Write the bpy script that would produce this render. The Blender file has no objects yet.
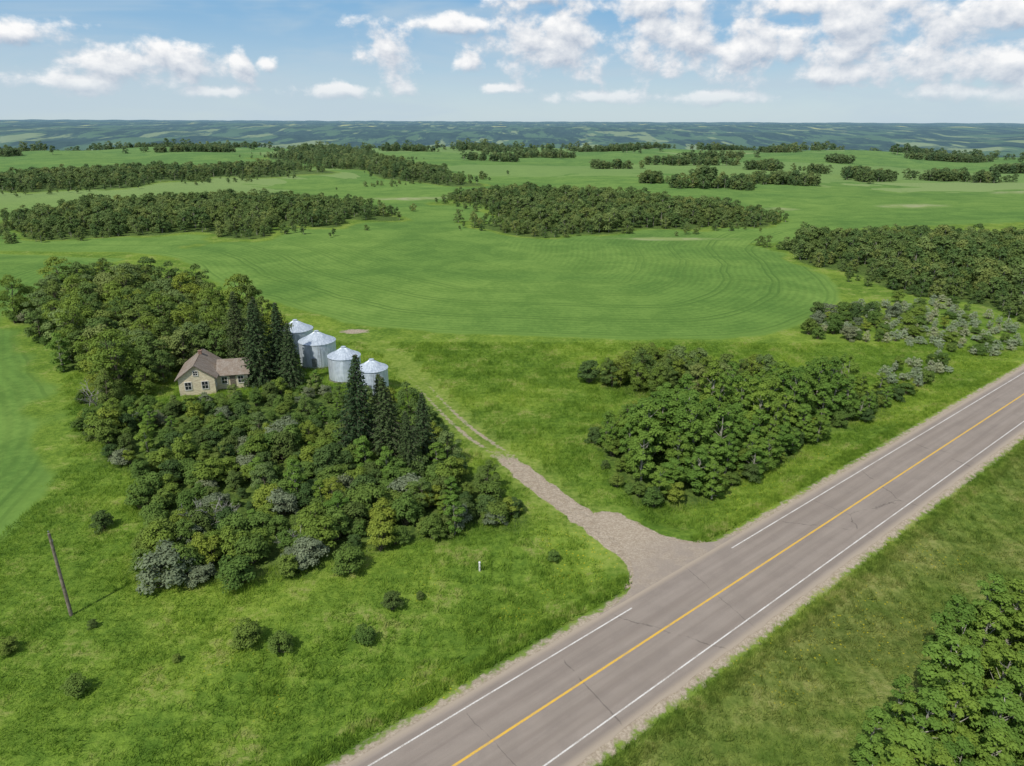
import bpy, math, numpy as np
from mathutils import Matrix, Vector
rng=np.random.default_rng(7)
scene=bpy.context.scene
scene.view_settings.view_transform='Standard'
scene.view_settings.look='None'
scene.view_settings.exposure=0
# ---------------------------------------------------------------- road frame
A=np.array([-3.85,36.18]); T=np.array([.7737,.6337]); Nn=np.array([-.6337,.7737])
RA=math.atan2(.6337,.7737)
def SD(x,y):
    rx=x-A[0]; ry=y-A[1]
    return rx*T[0]+ry*T[1], rx*Nn[0]+ry*Nn[1]
# ---------------------------------------------------------------- 2D helpers
def inpoly(x,y,P):
    P=np.asarray(P,float); r=np.zeros(x.shape,bool); n=len(P)
    for i in range(n):
        x1,y1=P[i]; x2,y2=P[(i+1)%n]
        if y1==y2: continue
        c=((y1>y)!=(y2>y))&(x<(x2-x1)*(y-y1)/(y2-y1)+x1)
        r^=c
    return r
def dline(x,y,P,closed=False):
    P=np.asarray(P,float); n=len(P); best=np.full(x.shape,1e9)
    for i in range(n if closed else n-1):
        a=P[i]; b=P[(i+1)%n]; ab=b-a; L=ab@ab
        t=np.clip(((x-a[0])*ab[0]+(y-a[1])*ab[1])/L,0,1)
        best=np.minimum(best,np.hypot(x-a[0]-t*ab[0],y-a[1]-t*ab[1]))
    return best
def sdist(x,y,P):
    d=dline(x,y,P,True); return np.where(inpoly(x,y,P),d,-d)
def sst(a,b,x):
    t=np.clip((x-a)/(b-a),0,1); return t*t*(3-2*t)
def wob(x,y,s,seed=0.):
    return (np.sin(x/s+1.3+seed)*np.cos(y/s*1.1+seed*2)+.6*np.sin(x/s*2.3-y/s*1.7+seed)+.4*np.cos(x/s*4.1+y/s*3.3+seed*3))/2
def smoothpoly(P,closed=True,it=2):
    P=np.asarray(P,float)
    for _ in range(it):
        if closed:
            Q=np.roll(P,-1,0); P=np.stack([.75*P+.25*Q,.25*P+.75*Q],1).reshape(-1,2)
        else:
            Q=P[1:]; R=P[:-1]; M=np.stack([.75*R+.25*Q,.25*R+.75*Q],1).reshape(-1,2)
            P=np.vstack([P[:1],M,P[-1:]])
    return P
MAIN=smoothpoly([(-2600,235),(-160,238),(-110,236),(-78,184),(-50,162),(-28,144),(6,139),(38,136),(56,142),(74,160),(86,182),(95,221),(99,265),(150,310),(300,330),(900,420),(2600,600),(2600,1500),(-2600,1500)],it=2)
LEFT=smoothpoly([(-118,240),(-128,200),(-110,160),(-89.5,130),(-64,96),(-56.5,83),(-54.6,72),(-53,63),(-56,54),(-64,36),(-80,15),(-500,0),(-900,240)],it=2)
TRACK=smoothpoly([(15.4,58.5),(12.8,60.3),(10.4,64.9),(7.6,68.9),(3.4,75.9),(-1.6,85),(-5.9,91.1),(-11.1,101.6),(-18,118),(-23.4,129.8),(-33.6,141.4),(-41.4,147.6)],False,2)
APR=smoothpoly([(17,4.3),(18.5,4.75),(22.5,4.95),(25.3,6.2),(28.0,9.2),(29.4,12.7),(30.0,16.8),(33.2,16.6),(32.9,11.5),(33.8,7.8),(36.2,5.5),(40.5,4.75),(43,4.3)],it=2)
TALL=[(-106.4,153.4),(-117,176),(-107.8,184),(-76.6,168),(-53.8,143),(-38.4,117),(-44.4,114.9),(-48,119),(-52.7,121.5),(-58,117),(-61,107),(-68,106),(-80,123.7),(-95.9,140)]
LOW=[(-67,103.7),(-61,106),(-55,103),(-48.7,102),(-42,103.5),(-38,108),(-19.2,103.7),(-13,92),(-5.3,79.8),(.5,69),(-7.4,64),(-14.2,61.5),(-25,56.5),(-33,56),(-35.9,59),(-37.3,64),(-43,75),(-52,83),(-61,92)]
GB=[(12,88),(18,94),(37,106),(53,110),(62,108),(54,99),(43,89),(32,80),(21,71.5),(14,72),(12,77)]
GB2=[(15,110),(24,116),(32,116),(42,110),(30,104),(20,106)]
WIL=[(67,144),(88,170),(105,170),(110,148),(98,130),(80,130),(66,133)]
WIL2=[(62,114),(88,133),(76,119),(60,107)]
GC=[(94,262),(141,278),(190,265),(246,221),(154,133),(114,153),(110,170),(101,182),(97,201),(97,235)]
GD=[(-29,409),(5,438),(77,409),(119,348),(111,315),(78,297),(35,285),(-13,303),(-6,352),(-33,388)]
GE=[(-213,306),(-225,352),(-206,393),(-130,409),(-62,352),(-59,322),(-75,297),(-110,265),(-147,279),(-160,269),(-178,274)]
GF=[(-446,494),(-394,566),(-347,622),(-207,689),(-176,598),(-235,536),(-272,471),(-311,444),(-372,409)]
GG=[(-318,1021),(-229,1055),(-107,705),(-44,566),(-42,502),(-80,527),(-186,755),(-268,857)]
LR=[(18.5,29),(21,34.5),(25,38.5),(31,43),(36,46.5),(44,49.5),(62,52),(66,22),(18,18)]
ELL=[(128,482,46,14),(187,528,40,14),(291,580,36,25),(170,755,80,15),(40,900,42,15),(358,1030,45,20),(360,810,22,12),(-500,1180,165,30),(370,600,42,15),(-50,1180,65,25),(-800,1200,70,40),(250,660,40,10),(520,900,60,18),(-420,1000,70,18),(-150,1100,60,16),(620,760,50,20),(470,700,40,10),(150,1150,90,22),(650,1180,120,25),(-1000,1000,90,30),(-620,900,50,16),(330,1230,100,22),(560,620,50,18),(95,700,30,10),(-20,800,40,12),(230,900,60,12),(150,560,22,10),(90,520,18,8)]
def gz(x,y):
    r=np.hypot(x,y); s,d=SD(x,y); ad=np.abs(d)
    amp=np.interp(r,[0,120,400,900,1300],[0,.15,1.8,5.,6.5])
    z=wob(x,y,130.,.4)*amp
    dit=np.interp(ad,[0,5.9,6.5,11,13,19],[-.35,-.35,-.16,-1.0,-1.0,0])
    near=np.minimum(dline(x,y,TRACK),np.where(inpoly(s,d,APR),0,dline(s,d,APR,True)))
    w=1-sst(1.2,5,near)
    dit=np.where(ad>6.2,dit*(1-w)+(-.06)*w,dit)
    z=z*sst(5,40,ad)+dit
    z+=np.interp(r,[0,1250,2000,3200,4200,6000,8500,14000,60000],[0,0,-50,-95,-80,-25,2,10,40])
    z+=wob(x,y,380.,2.)*np.interp(r,[0,1500,3000,8000,60000],[0,0,26,18,6])
    z+=wob(x,y,1500.,1.)*np.interp(r,[0,3000,8000,60000],[0,0,16,80])
    return z
def gz1(x,y): return float(gz(np.array([float(x)]),np.array([float(y)]))[0])
# ---------------------------------------------------------------- node helpers
class NT:
    def __init__(s,nt): s.nt=nt; nt.nodes.clear()
    def n(s,t,ins=None,**kw):
        nd=s.nt.nodes.new(t)
        for k,v in kw.items(): setattr(nd,k,v)
        if ins:
            for k,v in ins.items(): s.put(nd.inputs[k],v)
        return nd
    def put(s,sock,v):
        if isinstance(v,bpy.types.NodeSocket): s.nt.links.new(v,sock)
        else:
            if sock.type=='RGBA' and len(v)==3: v=(*v,1)
            sock.default_value=v
    def m(s,op,a,b=0.,c=0.,clamp=False):
        nd=s.n('ShaderNodeMath',{0:a,1:b,2:c},operation=op); nd.use_clamp=clamp; return nd.outputs[0]
    def v(s,op,a,b=(0,0,0)):
        nd=s.n('ShaderNodeVectorMath',{0:a,1:b},operation=op)
        return nd.outputs[1] if op in('LENGTH','DISTANCE','DOT_PRODUCT') else nd.outputs[0]
    def mix(s,f,a,b,bt='MIX'):
        nd=s.nt.nodes.new('ShaderNodeMix'); nd.data_type='RGBA'; nd.blend_type=bt
        s.put(nd.inputs[0],f); s.put(nd.inputs[6],a); s.put(nd.inputs[7],b); return nd.outputs[2]
    def noise(s,vec,sc,det=3,rough=.55,dist=0.):
        return s.n('ShaderNodeTexNoise',{'Vector':vec,'Scale':sc,'Detail':det,'Roughness':rough,'Distortion':dist}).outputs[0]
    def mr(s,x,a,b,c=0.,d=1.,smooth=True):
        nd=s.n('ShaderNodeMapRange',{0:x,1:a,2:b,3:c,4:d}); 
        if smooth: nd.interpolation_type='SMOOTHSTEP'
        return nd.outputs[0]
    def attr(s,name): return s.n('ShaderNodeAttribute',attribute_name=name).outputs['Fac']
    def pos(s): return s.n('ShaderNodeNewGeometry').outputs['Position']
def material(name):
    m=bpy.data.materials.new(name); m.use_nodes=True; return m,NT(m.node_tree)
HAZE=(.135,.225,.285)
def haze(t,col,pos,scale=6500.):  # aerial haze painted into the surface colour, stronger with distance from world origin
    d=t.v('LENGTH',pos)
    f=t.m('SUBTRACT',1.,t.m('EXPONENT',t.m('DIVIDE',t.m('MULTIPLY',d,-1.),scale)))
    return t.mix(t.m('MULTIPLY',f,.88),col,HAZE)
def finish(t,col,rough=.85,spec=.2,bump=None,bs=.4,bd=.1,metal=0.):
    b=t.n('ShaderNodeBsdfPrincipled',{'Base Color':col,'Roughness':rough,'Metallic':metal,'Specular IOR Level':spec})
    if bump is not None:
        bn=t.n('ShaderNodeBump',{'Strength':bs,'Distance':bd,'Height':bump}); t.put(b.inputs['Normal'],bn.outputs[0])
    o=t.n('ShaderNodeOutputMaterial'); t.put(o.inputs[0],b.outputs[0]); return b
def grasscol(t,pos,lite=False,gain=1.):
    G=lambda c:tuple(q*gain for q in c)
    a=t.noise(pos,.045,2,.6); b=t.noise(pos,.22,3,.6); c=t.noise(pos,1.4,1 if lite else 3,.65)
    k=t.m('ADD',t.m('MULTIPLY',b,.5),t.m('MULTIPLY',c,.5))
    k=t.mr(k,.37,.63)
    g=t.mix(k,G((.090,.165,.022)),G((.190,.290,.040)))
    g=t.mix(t.mr(a,.42,.62),g,t.mix(k,G((.140,.225,.028)),G((.255,.345,.052))))
    p=t.n('ShaderNodeSeparateXYZ',{0:pos})
    dd=t.m('ADD',t.m('MULTIPLY',t.m('SUBTRACT',p.outputs[0],A[0]),-.6337),t.m('MULTIPLY',t.m('SUBTRACT',p.outputs[1],A[1]),.7737))
    ol=t.m('MULTIPLY',t.mr(dd,-5.,-8.),t.mr(t.m('ADD',a,t.m('MULTIPLY',b,.5)),.55,.85,.5,1.))
    g=t.mix(ol,g,t.mix(k,G((.105,.145,.032)),G((.22,.255,.068))))
    dry=t.m('MULTIPLY',t.mr(b,.51,.66),t.mr(c,.42,.60))
    g=t.mix(t.m('MULTIPLY',dry,.65),g,G((.30,.30,.11)))
    if lite: return g,c,c
    e=t.noise(pos,7.,2,.6)
    vo=t.n('ShaderNodeTexVoronoi',{'Vector':pos,'Scale':2.2}).outputs['Distance']
    fl=t.m('MULTIPLY',t.mr(vo,.24,.10),t.mr(a,.47,.55))
    fl=t.m('MULTIPLY',fl,t.mr(dd,26.,12.))
    g=t.mix(t.m('MULTIPLY',fl,.75),g,(.58,.48,.02))
    g=t.mix(t.mr(e,.3,.7,.0,.35),g,t.mix(.5,g,(.03,.09,.01)))
    return g,c,e
# ---------------------------------------------------------------- mesh helpers
def link(o,parent=None):
    scene.collection.objects.link(o)
    if parent: o.parent=parent
    return o
def mk(name,V,F,mats,mi=None,smooth=False,parent=None,do_link=True):
    me=bpy.data.meshes.new(name); me.from_pydata([tuple(map(float,v)) for v in V],[],[tuple(f) for f in F])
    for m in (mats if isinstance(mats,(list,tuple)) else [mats]): me.materials.append(m)
    if mi is not None: me.polygons.foreach_set('material_index',mi)
    if smooth: me.polygons.foreach_set('use_smooth',[True]*len(me.polygons))
    me.update()
    o=bpy.data.objects.new(name,me)
    if do_link: link(o,parent)
    return o
class MB:
    def __init__(s): s.V=[]; s.F=[]; s.M=[]; s.S=[]; s.NN=[]; s.n=0; s.cust=False
    def add(s,V,F,m=0,sh=.5,nn=None):
        V=np.asarray(V,float); F=np.asarray(F,int)
        s.V.append(V); s.F+= (F+s.n).tolist(); s.M+=[m]*len(F)
        s.NN.append(np.zeros((len(V),3)) if nn is None else nn)
        s.S.append(np.full(len(V),sh) if np.isscalar(sh) else sh); s.n+=len(V)
    def box(s,c,size,m=0,R=None):
        c=np.array(c,float); h=np.array(size)/2.
        V=np.array([(x,y,z) for z in(-1,1) for y in(-1,1) for x in(-1,1)])*h
        if R is not None: V=V@R.T
        s.add(V+c,[(0,2,3,1),(4,5,7,6),(0,1,5,4),(2,6,7,3),(0,4,6,2),(1,3,7,5)],m)
    def tube(s,P,R,seg=6,m=0):
        P=np.asarray(P,float); n=len(P); V=[]; NV=[]
        for i in range(n):
            d=P[min(i+1,n-1)]-P[max(i-1,0)]; d=d/(np.linalg.norm(d)+1e-9)
            a=np.cross(d,[.31,.2,.93] if abs(d[2])<.9 else [1,0,0]); a/=np.linalg.norm(a); b=np.cross(d,a)
            for k in range(seg):
                th=2*math.pi*k/seg; q=math.cos(th)*a+math.sin(th)*b; V.append(P[i]+R[i]*q); NV.append(q)
        F=[(i*seg+k,i*seg+(k+1)%seg,(i+1)*seg+(k+1)%seg,(i+1)*seg+k) for i in range(n-1) for k in range(seg)]
        s.add(V,F,m,nn=np.array(NV))
    def leaves(s,C,N,sz,sh,m=1,asp=.65,SN=None):
        n=len(C)
        N=N/(np.linalg.norm(N,axis=1,keepdims=True)+1e-9)
        r=rng.normal(size=(n,3)); U=np.cross(N,r); U/=np.linalg.norm(U,axis=1,keepdims=True)+1e-9
        Vv=np.cross(N,U); sz=(sz*rng.uniform(.7,1.3,n))[:,None]
        V=np.stack([C-U*sz*.5,C-Vv*sz*.5*asp+N*sz*.08,C+U*sz*.5,C+Vv*sz*.5*asp+N*sz*.08],1).reshape(-1,3)
        F=np.arange(4*n).reshape(n,4); nn=None
        if SN is not None:
            s.cust=True; SN=SN/(np.linalg.norm(SN,axis=1,keepdims=True)+1e-9)
            nn=np.repeat(SN,4,0)
        s.add(V,F,m,np.repeat(sh,4),nn)
    def clumps(s,C,R,n,size,m=1,flat=.85,asp=.65,nj=.24):
        C=np.asarray(C,float); R=np.asarray(R,float); p=R**2/np.sum(R**2)
        i=rng.choice(len(C),n,p=p); d=rng.normal(size=(n,3)); d/=np.linalg.norm(d,axis=1,keepdims=True)
        d[:,2]=np.where(d[:,2]<-.3,-d[:,2]*.7,d[:,2])
        rr=R[i]*rng.uniform(.35,1.15,n)**.6
        P=C[i]+d*rr[:,None]*np.array([1,1,flat])
        Nv=d*.85+np.array([0,0,.6])+rng.normal(size=(n,3))*.36
        ctr=np.array([C[:,0].mean(),C[:,1].mean(),C[:,2].min()*.5+C[:,2].mean()*.5]); td=P-ctr; td/=np.linalg.norm(td,axis=1,keepdims=True)+1e-9
        SN=d*.50+td*.45+np.array([0,0,.40])+rng.normal(size=(n,3))*nj
        flip=np.sum(Nv*SN,1)<0; Nv[flip]*=-1
        cs=rng.uniform(0,1,len(C))
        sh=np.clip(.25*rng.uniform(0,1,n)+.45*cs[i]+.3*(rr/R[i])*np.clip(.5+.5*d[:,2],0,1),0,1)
        s.leaves(P,Nv,size,sh,m,asp,SN)
    def obj(s,name,mats,smooth=False,parent=None,do_link=True):
        V=np.vstack(s.V); o=mk(name,V,s.F,mats,s.M,smooth or s.cust,parent,do_link)
        a=o.data.attributes.new('shade','FLOAT','POINT'); a.data.foreach_set('value',np.concatenate(s.S).astype(np.float32))
        if s.cust: o.data.normals_split_custom_set_from_vertices(np.vstack(s.NN).tolist())
        return o
# ---------------------------------------------------------------- materials
def leafmat(name,dark,light,tr=.25,var=.5,hz=4800.):
    m,t=material(name); pos=t.pos()
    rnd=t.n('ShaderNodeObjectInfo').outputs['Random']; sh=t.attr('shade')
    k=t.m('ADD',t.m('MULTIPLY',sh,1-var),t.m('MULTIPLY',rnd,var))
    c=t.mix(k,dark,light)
    r2=t.m('FRACT',t.m('MULTIPLY',rnd,17.3))
    c=t.mix(t.mr(r2,.45,1.,0,.65,False),c,t.mix(.65,c,(light[0]*1.45,light[1]*1.12,light[2]*.85)))
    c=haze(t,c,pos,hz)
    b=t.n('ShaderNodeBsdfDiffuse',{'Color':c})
    tl=t.n('ShaderNodeBsdfTranslucent',{'Color':t.mix(.5,c,(light[0]*1.6,light[1]*1.4,light[2]))})
    mx=t.n('ShaderNodeMixShader',{0:tr,1:b.outputs[0],2:tl.outputs[0]})
    o=t.n('ShaderNodeOutputMaterial'); t.put(o.inputs[0],mx.outputs[0]); return m
def simple(name,c1,c2,sc=3.,rough=.8,metal=0.,spec=.3,bs=.3,coord='Object',det=5):
    m,t=material(name); co=t.n('ShaderNodeTexCoord').outputs[coord]
    n=t.noise(co,sc,det,.6); c=t.mix(t.mr(n,.35,.65),c1,c2); finish(t,c,rough,spec,n,bs,.02,metal); return m
M_bark=simple('bark_grey_brown',(.10,.08,.06),(.22,.19,.15),6.)
M_aspbark=simple('bark_aspen_pale',(.24,.23,.19),(.42,.40,.34),5.)
M_dead=simple('dead_wood',(.30,.28,.25),(.5,.48,.44),5.)
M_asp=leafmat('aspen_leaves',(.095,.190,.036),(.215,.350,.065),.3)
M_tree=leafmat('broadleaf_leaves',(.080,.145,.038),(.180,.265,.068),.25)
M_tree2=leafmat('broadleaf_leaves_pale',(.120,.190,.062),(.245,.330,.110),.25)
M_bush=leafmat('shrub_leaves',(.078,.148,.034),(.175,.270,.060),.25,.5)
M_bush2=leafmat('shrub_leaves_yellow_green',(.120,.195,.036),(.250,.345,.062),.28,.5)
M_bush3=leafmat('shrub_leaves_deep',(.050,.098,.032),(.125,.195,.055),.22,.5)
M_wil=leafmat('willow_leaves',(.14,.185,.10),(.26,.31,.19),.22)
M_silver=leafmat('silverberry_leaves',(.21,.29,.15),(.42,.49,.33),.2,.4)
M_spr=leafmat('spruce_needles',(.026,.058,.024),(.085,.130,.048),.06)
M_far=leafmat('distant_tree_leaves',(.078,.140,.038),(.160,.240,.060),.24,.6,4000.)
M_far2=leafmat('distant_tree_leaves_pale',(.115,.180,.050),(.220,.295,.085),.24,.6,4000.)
# ---------------------------------------------------------------- plant prototypes
def limb(mb,p,q,r0,r1,m=0,seg=5):
    p=np.array(p,float); q=np.array(q,float); mid=(p+q)/2+rng.normal(size=3)*.06*np.linalg.norm(q-p)
    mb.tube([p,mid,q],[r0,(r0+r1)/2,r1],seg,m)
def broadtree(name,h,R,cb,nc,nl,ls,mats,narrow=1.,rc_=(.26,.46),asp=.65,ex=.6):
    mb=MB(); top=np.array([rng.normal()*.03*h,rng.normal()*.03*h,h*.90])
    P=[np.array([0,0,-.3]),np.array([rng.normal()*.1,rng.normal()*.1,h*.35]),top*.7+np.array([0,0,.0]),top]
    mb.tube(P,[.022*h,.016*h,.008*h,.02],7,0)
    C=[];Rr=[]
    for i in range(nc):
        t=cb+(1-cb)*((i+.5)/nc)**.9; u=(t-cb)/(1-cb)
        prof=R*(math.sin(math.pi*min(1,(u*.76+.16)))**ex)*narrow
        a=i*2.4+rng.normal()*.5; dd=prof*rng.uniform(.35,.88)
        if i>nc-3: dd*=.4
        c=np.array([math.cos(a)*dd,math.sin(a)*dd,t*h*.90*rng.uniform(.95,1.06)]); rc=R*rng.uniform(*rc_)*(1.1-.3*u)
        C.append(c); Rr.append(rc)
        b=np.array([P[1][0]*t,P[1][1]*t,max(.1*h,c[2]-dd*.8-.03*h)]); limb(mb,b,c,.006*h,.01,0,4)
    mb.clumps(C,Rr,nl,ls,asp=asp)
    return mb.obj(name,mats,do_link=False)
def bushp(name,h,R,nc,nl,ls,mats,rc_=(.20,.38)):
    mb=MB(); C=[];Rr=[]
    for i in range(nc):
        a=i*2.4+rng.normal()*.4; u=math.sqrt((i+.4)/nc)*rng.uniform(.75,1.12); dd=R*.78*u
        z=h*(.80*math.sqrt(max(0,1-u*u*.9)))*rng.uniform(.65,1.15); rc=R*rng.uniform(*rc_)
        c=np.array([math.cos(a)*dd,math.sin(a)*dd,max(z,rc*.7)]); C.append(c); Rr.append(rc)
        limb(mb,(rng.normal()*.12,rng.normal()*.12,-.1),c,.05,.012,0,4)
        if z>h*.5: C.append(np.array([c[0]*1.1,c[1]*1.1,z*.5])); Rr.append(rc)
    mb.clumps(C,Rr,nl,ls); return mb.obj(name,mats,do_link=False)
def sprucep(name,h,R):
    mb=MB(); mb.tube([(0,0,-.3),(0,0,h*.5),(0,0,h*.98)],[.22,.13,.02],8,0)
    z=.35; C=[];Nv=[];S=[]
    while z<h*.98:
        u=z/h; L=R*(1-u)**.8*(1.0 if u>.08 else .8)+.12
        nb=int(8+5*(1-u)); off=rng.uniform(0,6.28)
        for k in range(nb):
            a=off+6.283*k/nb+rng.normal()*.12; l=L*rng.uniform(.68,1.15)
            d=np.array([math.cos(a),math.sin(a),0]); side=np.array([-d[1],d[0],0])
            droop=.28+.2*(1-u)
            mb.tube([(0,0,z),d*l*.9+np.array([0,0,z-droop*l*.7])],[.03,.01],3,0)
            m=max(5,int(l*13)); tt=rng.uniform(.12,1,m)**.8
            w=(1-tt)*.35*l*.6+.12
            sd=rng.uniform(-1,1,m)*w
            p=d*(tt*l)[:,None]+side*sd[:,None]; p[:,2]+=z-droop*l*tt**1.3+ .10*l*tt**3-np.abs(sd)*.35-rng.uniform(0,.22,m)
            C.append(p); nn=rng.normal(size=(m,3))*.45+d*.4+np.array([0,0,.8]); Nv.append(nn); S.append(np.clip(.3+.5*tt+rng.normal(size=m)*.15,0,1))
        z+=.32+.12*(1-u)
    C=np.vstack(C);Nv=np.vstack(Nv);S=np.concatenate(S)
    mb.leaves(C,Nv,.36,S,1,.5); return mb.obj(name,[M_bark,M_spr],do_link=False)
def snagp(name,h=3.2):
    mb=MB()
    def br(p,d,l,r,dep):
        q=p+d*l; mb.tube([p,(p+q)/2+rng.normal(size=3)*.05*l,q],[r,r*.8,r*.55],5,0)
        if dep<=0: return
        for k in range(3 if dep>1 else 2):
            nd=d+rng.normal(size=3)*.55; nd[2]=abs(nd[2])*.8+.1; nd/=np.linalg.norm(nd); br(q if k<2 else (p+q)/2,nd,l*.68,r*.55,dep-1)
    for k in range(4):
        d=np.array([rng.normal()*.5,rng.normal()*.5,1.]); d/=np.linalg.norm(d); br(np.array([rng.normal()*.2,rng.normal()*.2,-.1]),d,h*.42,.07,3)
    return mb.obj(name,[M_dead],do_link=False)
def coll(name,objs):
    c=bpy.data.collections.new(name)
    for i,o in enumerate(objs): c.objects.link(o)
    return c
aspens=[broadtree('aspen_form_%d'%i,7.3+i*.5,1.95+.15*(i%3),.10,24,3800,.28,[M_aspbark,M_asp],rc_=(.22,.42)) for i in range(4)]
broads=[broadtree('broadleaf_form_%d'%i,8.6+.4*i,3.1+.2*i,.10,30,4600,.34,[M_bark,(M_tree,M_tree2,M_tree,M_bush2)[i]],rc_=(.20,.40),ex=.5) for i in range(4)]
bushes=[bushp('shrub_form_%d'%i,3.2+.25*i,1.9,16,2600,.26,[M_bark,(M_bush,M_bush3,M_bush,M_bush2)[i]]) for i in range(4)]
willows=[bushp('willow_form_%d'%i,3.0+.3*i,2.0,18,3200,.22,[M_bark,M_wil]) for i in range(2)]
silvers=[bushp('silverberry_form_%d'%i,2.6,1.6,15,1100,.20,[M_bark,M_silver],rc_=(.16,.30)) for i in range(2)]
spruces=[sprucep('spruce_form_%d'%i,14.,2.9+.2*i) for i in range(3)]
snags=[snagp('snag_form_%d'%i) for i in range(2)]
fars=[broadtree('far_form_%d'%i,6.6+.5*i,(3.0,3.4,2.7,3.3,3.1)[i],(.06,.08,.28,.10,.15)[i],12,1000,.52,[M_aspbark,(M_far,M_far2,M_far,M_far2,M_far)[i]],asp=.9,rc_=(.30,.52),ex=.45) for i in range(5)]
C_asp=coll('aspen_forms',aspens); C_broad=coll('broadleaf_forms',broads); C_bush=coll('shrub_forms',bushes)
C_mix=coll('mixed_shrub_forms',bushes+willows+aspens[:1])
C_silver=coll('silverberry_forms',silvers+[bushes[0],bushes[3]]); C_far=coll('distant_forms',fars)
# ---------------------------------------------------------------- instancing
def scatter(name,x,y,coll_,n_forms,sc,zs=None,zoff=0.,idx=None,tilt=.04,rz=None):
    x=np.asarray(x);y=np.asarray(y);n=len(x)
    me=bpy.data.meshes.new(name); P=np.stack([x,y,gz(x,y)+zoff],1)
    me.vertices.add(n); me.vertices.foreach_set('co',P.astype(np.float32).ravel())
    S=np.stack([sc,sc,sc if zs is None else zs],1)
    R=np.stack([rng.normal(size=n)*tilt,rng.normal(size=n)*tilt,rng.uniform(0,6.28,n) if rz is None else rz],1)
    for nm,dat in(('rot',R),('scl',S)):
        a=me.attributes.new(nm,'FLOAT_VECTOR','POINT'); a.data.foreach_set('vector',dat.astype(np.float32).ravel())
    a=me.attributes.new('form','INT','POINT'); a.data.foreach_set('value',(rng.integers(0,n_forms,n) if idx is None else idx).astype(np.int32))
    me.update(); o=link(bpy.data.objects.new(name,me))
    g=bpy.data.node_groups.new(name+'_nodes','GeometryNodeTree')
    g.interface.new_socket('Geometry',in_out='INPUT',socket_type='NodeSocketGeometry')
    g.interface.new_socket('Geometry',in_out='OUTPUT',socket_type='NodeSocketGeometry')
    nd=g.nodes; gi=nd.new('NodeGroupInput'); go=nd.new('NodeGroupOutput')
    ci=nd.new('GeometryNodeCollectionInfo'); ci.inputs[0].default_value=coll_; ci.inputs['Separate Children'].default_value=True; ci.inputs['Reset Children'].default_value=True
    ip=nd.new('GeometryNodeInstanceOnPoints'); ip.inputs['Pick Instance'].default_value=True
    def na(nm,dt):
        q=nd.new('GeometryNodeInputNamedAttribute'); q.data_type=dt; q.inputs[0].default_value=nm; return q.outputs[0]
    L=g.links.new
    L(gi.outputs[0],ip.inputs['Points']); L(ci.outputs[0],ip.inputs['Instance']); L(na('form','INT'),ip.inputs['Instance Index'])
    L(na('rot','FLOAT_VECTOR'),ip.inputs['Rotation']); L(na('scl','FLOAT_VECTOR'),ip.inputs['Scale']); L(ip.outputs[0],go.inputs[0])
    md=o.modifiers.new('instances','NODES'); md.node_group=g; return o
def fill(poly,sp,amp=None,wl=8.,gap=2.,jit=.45):
    P=np.asarray(poly,float); amp=sp*.6 if amp is None else amp
    x0,y0=P.min(0)-sp-amp; x1,y1=P.max(0)+sp+amp
    gx,gy=np.meshgrid(np.arange(x0,x1,sp),np.arange(y0,y1,sp*.9)); gx=gx+ (np.arange(gx.shape[0])%2)[:,None]*sp*.5
    x=gx.ravel()+rng.uniform(-jit,jit,gx.size)*sp; y=gy.ravel()+rng.uniform(-jit,jit,gx.size)*sp
    k=(sdist(x,y,P)+amp*1.3*wob(x,y,wl,.3)+rng.normal(size=x.size)*amp*.25)>0
    k&=wob(x,y,wl*1.3,2.2)<gap
    return x[k],y[k]
BINS=[(-41.0,129.6,6.2,4.2),(-34.9,121.6,6.4,4.3),(-28.4,114.0,5.4,4.0),(-22.5,107.6,5.0,4.0)]
HOUSE=(-49.5,109.5)
def clear(x,y,rb=4.4,h=0.):
    k=np.ones(x.shape,bool)
    for b in BINS: k&=np.hypot(x-b[0],y-b[1])>rb
    hx=x-HOUSE[0]; hy=y-HOUSE[1]; k&=~((hx>-6.0-h)&(hx<7+h)&(hy>-6.2-h*2)&(hy<6.5+h)); return k
def tree_at(name,data,px,py,sxy,sz):
    o=link(bpy.data.objects.new(name,data)); o.location=(px,py,gz1(px,py)); o.scale=(sxy,sxy,sz); o.rotation_euler=(rng.normal()*.03,rng.normal()*.03,rng.uniform(0,6.28)); return o
x,y=fill(TALL,4.4,3.,9.,.95); k=clear(x,y,5.8,1.); x=x[k]; y=y[k]
for i in range(len(x)):
    s=rng.uniform(.6,1.12); tree_at('poplar_tree',broads[rng.integers(0,4)].data,x[i],y[i],s,s*rng.uniform(.85,1.12))
x,y=fill(TALL,3.5,3.,9.); k=clear(x,y,4.8); scatter('homestead_undergrowth',x[k],y[k],C_mix,7,rng.uniform(.5,1.,k.sum()))
x,y=fill(LOW,2.35,2.2,6.,1.2); k=clear(x,y,3.9)
n=k.sum(); x=x[k];y=y[k]; hh=rng.uniform(.52,1.08,n)+.35*np.clip(wob(x,y,5.),-1,1)
hh*=np.where(y>90,.76,1.)
ix=rng.choice(7,n,p=[.06,.235,.235,.235,.155,.04,.04]); hh=np.where(ix==0,hh*.7,hh)
scatter('homestead_thicket',x,y,C_mix,7,np.clip(hh,.40,1.3),np.clip(hh*rng.uniform(.75,1.2,n),.36,1.4),idx=ix)
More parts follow.
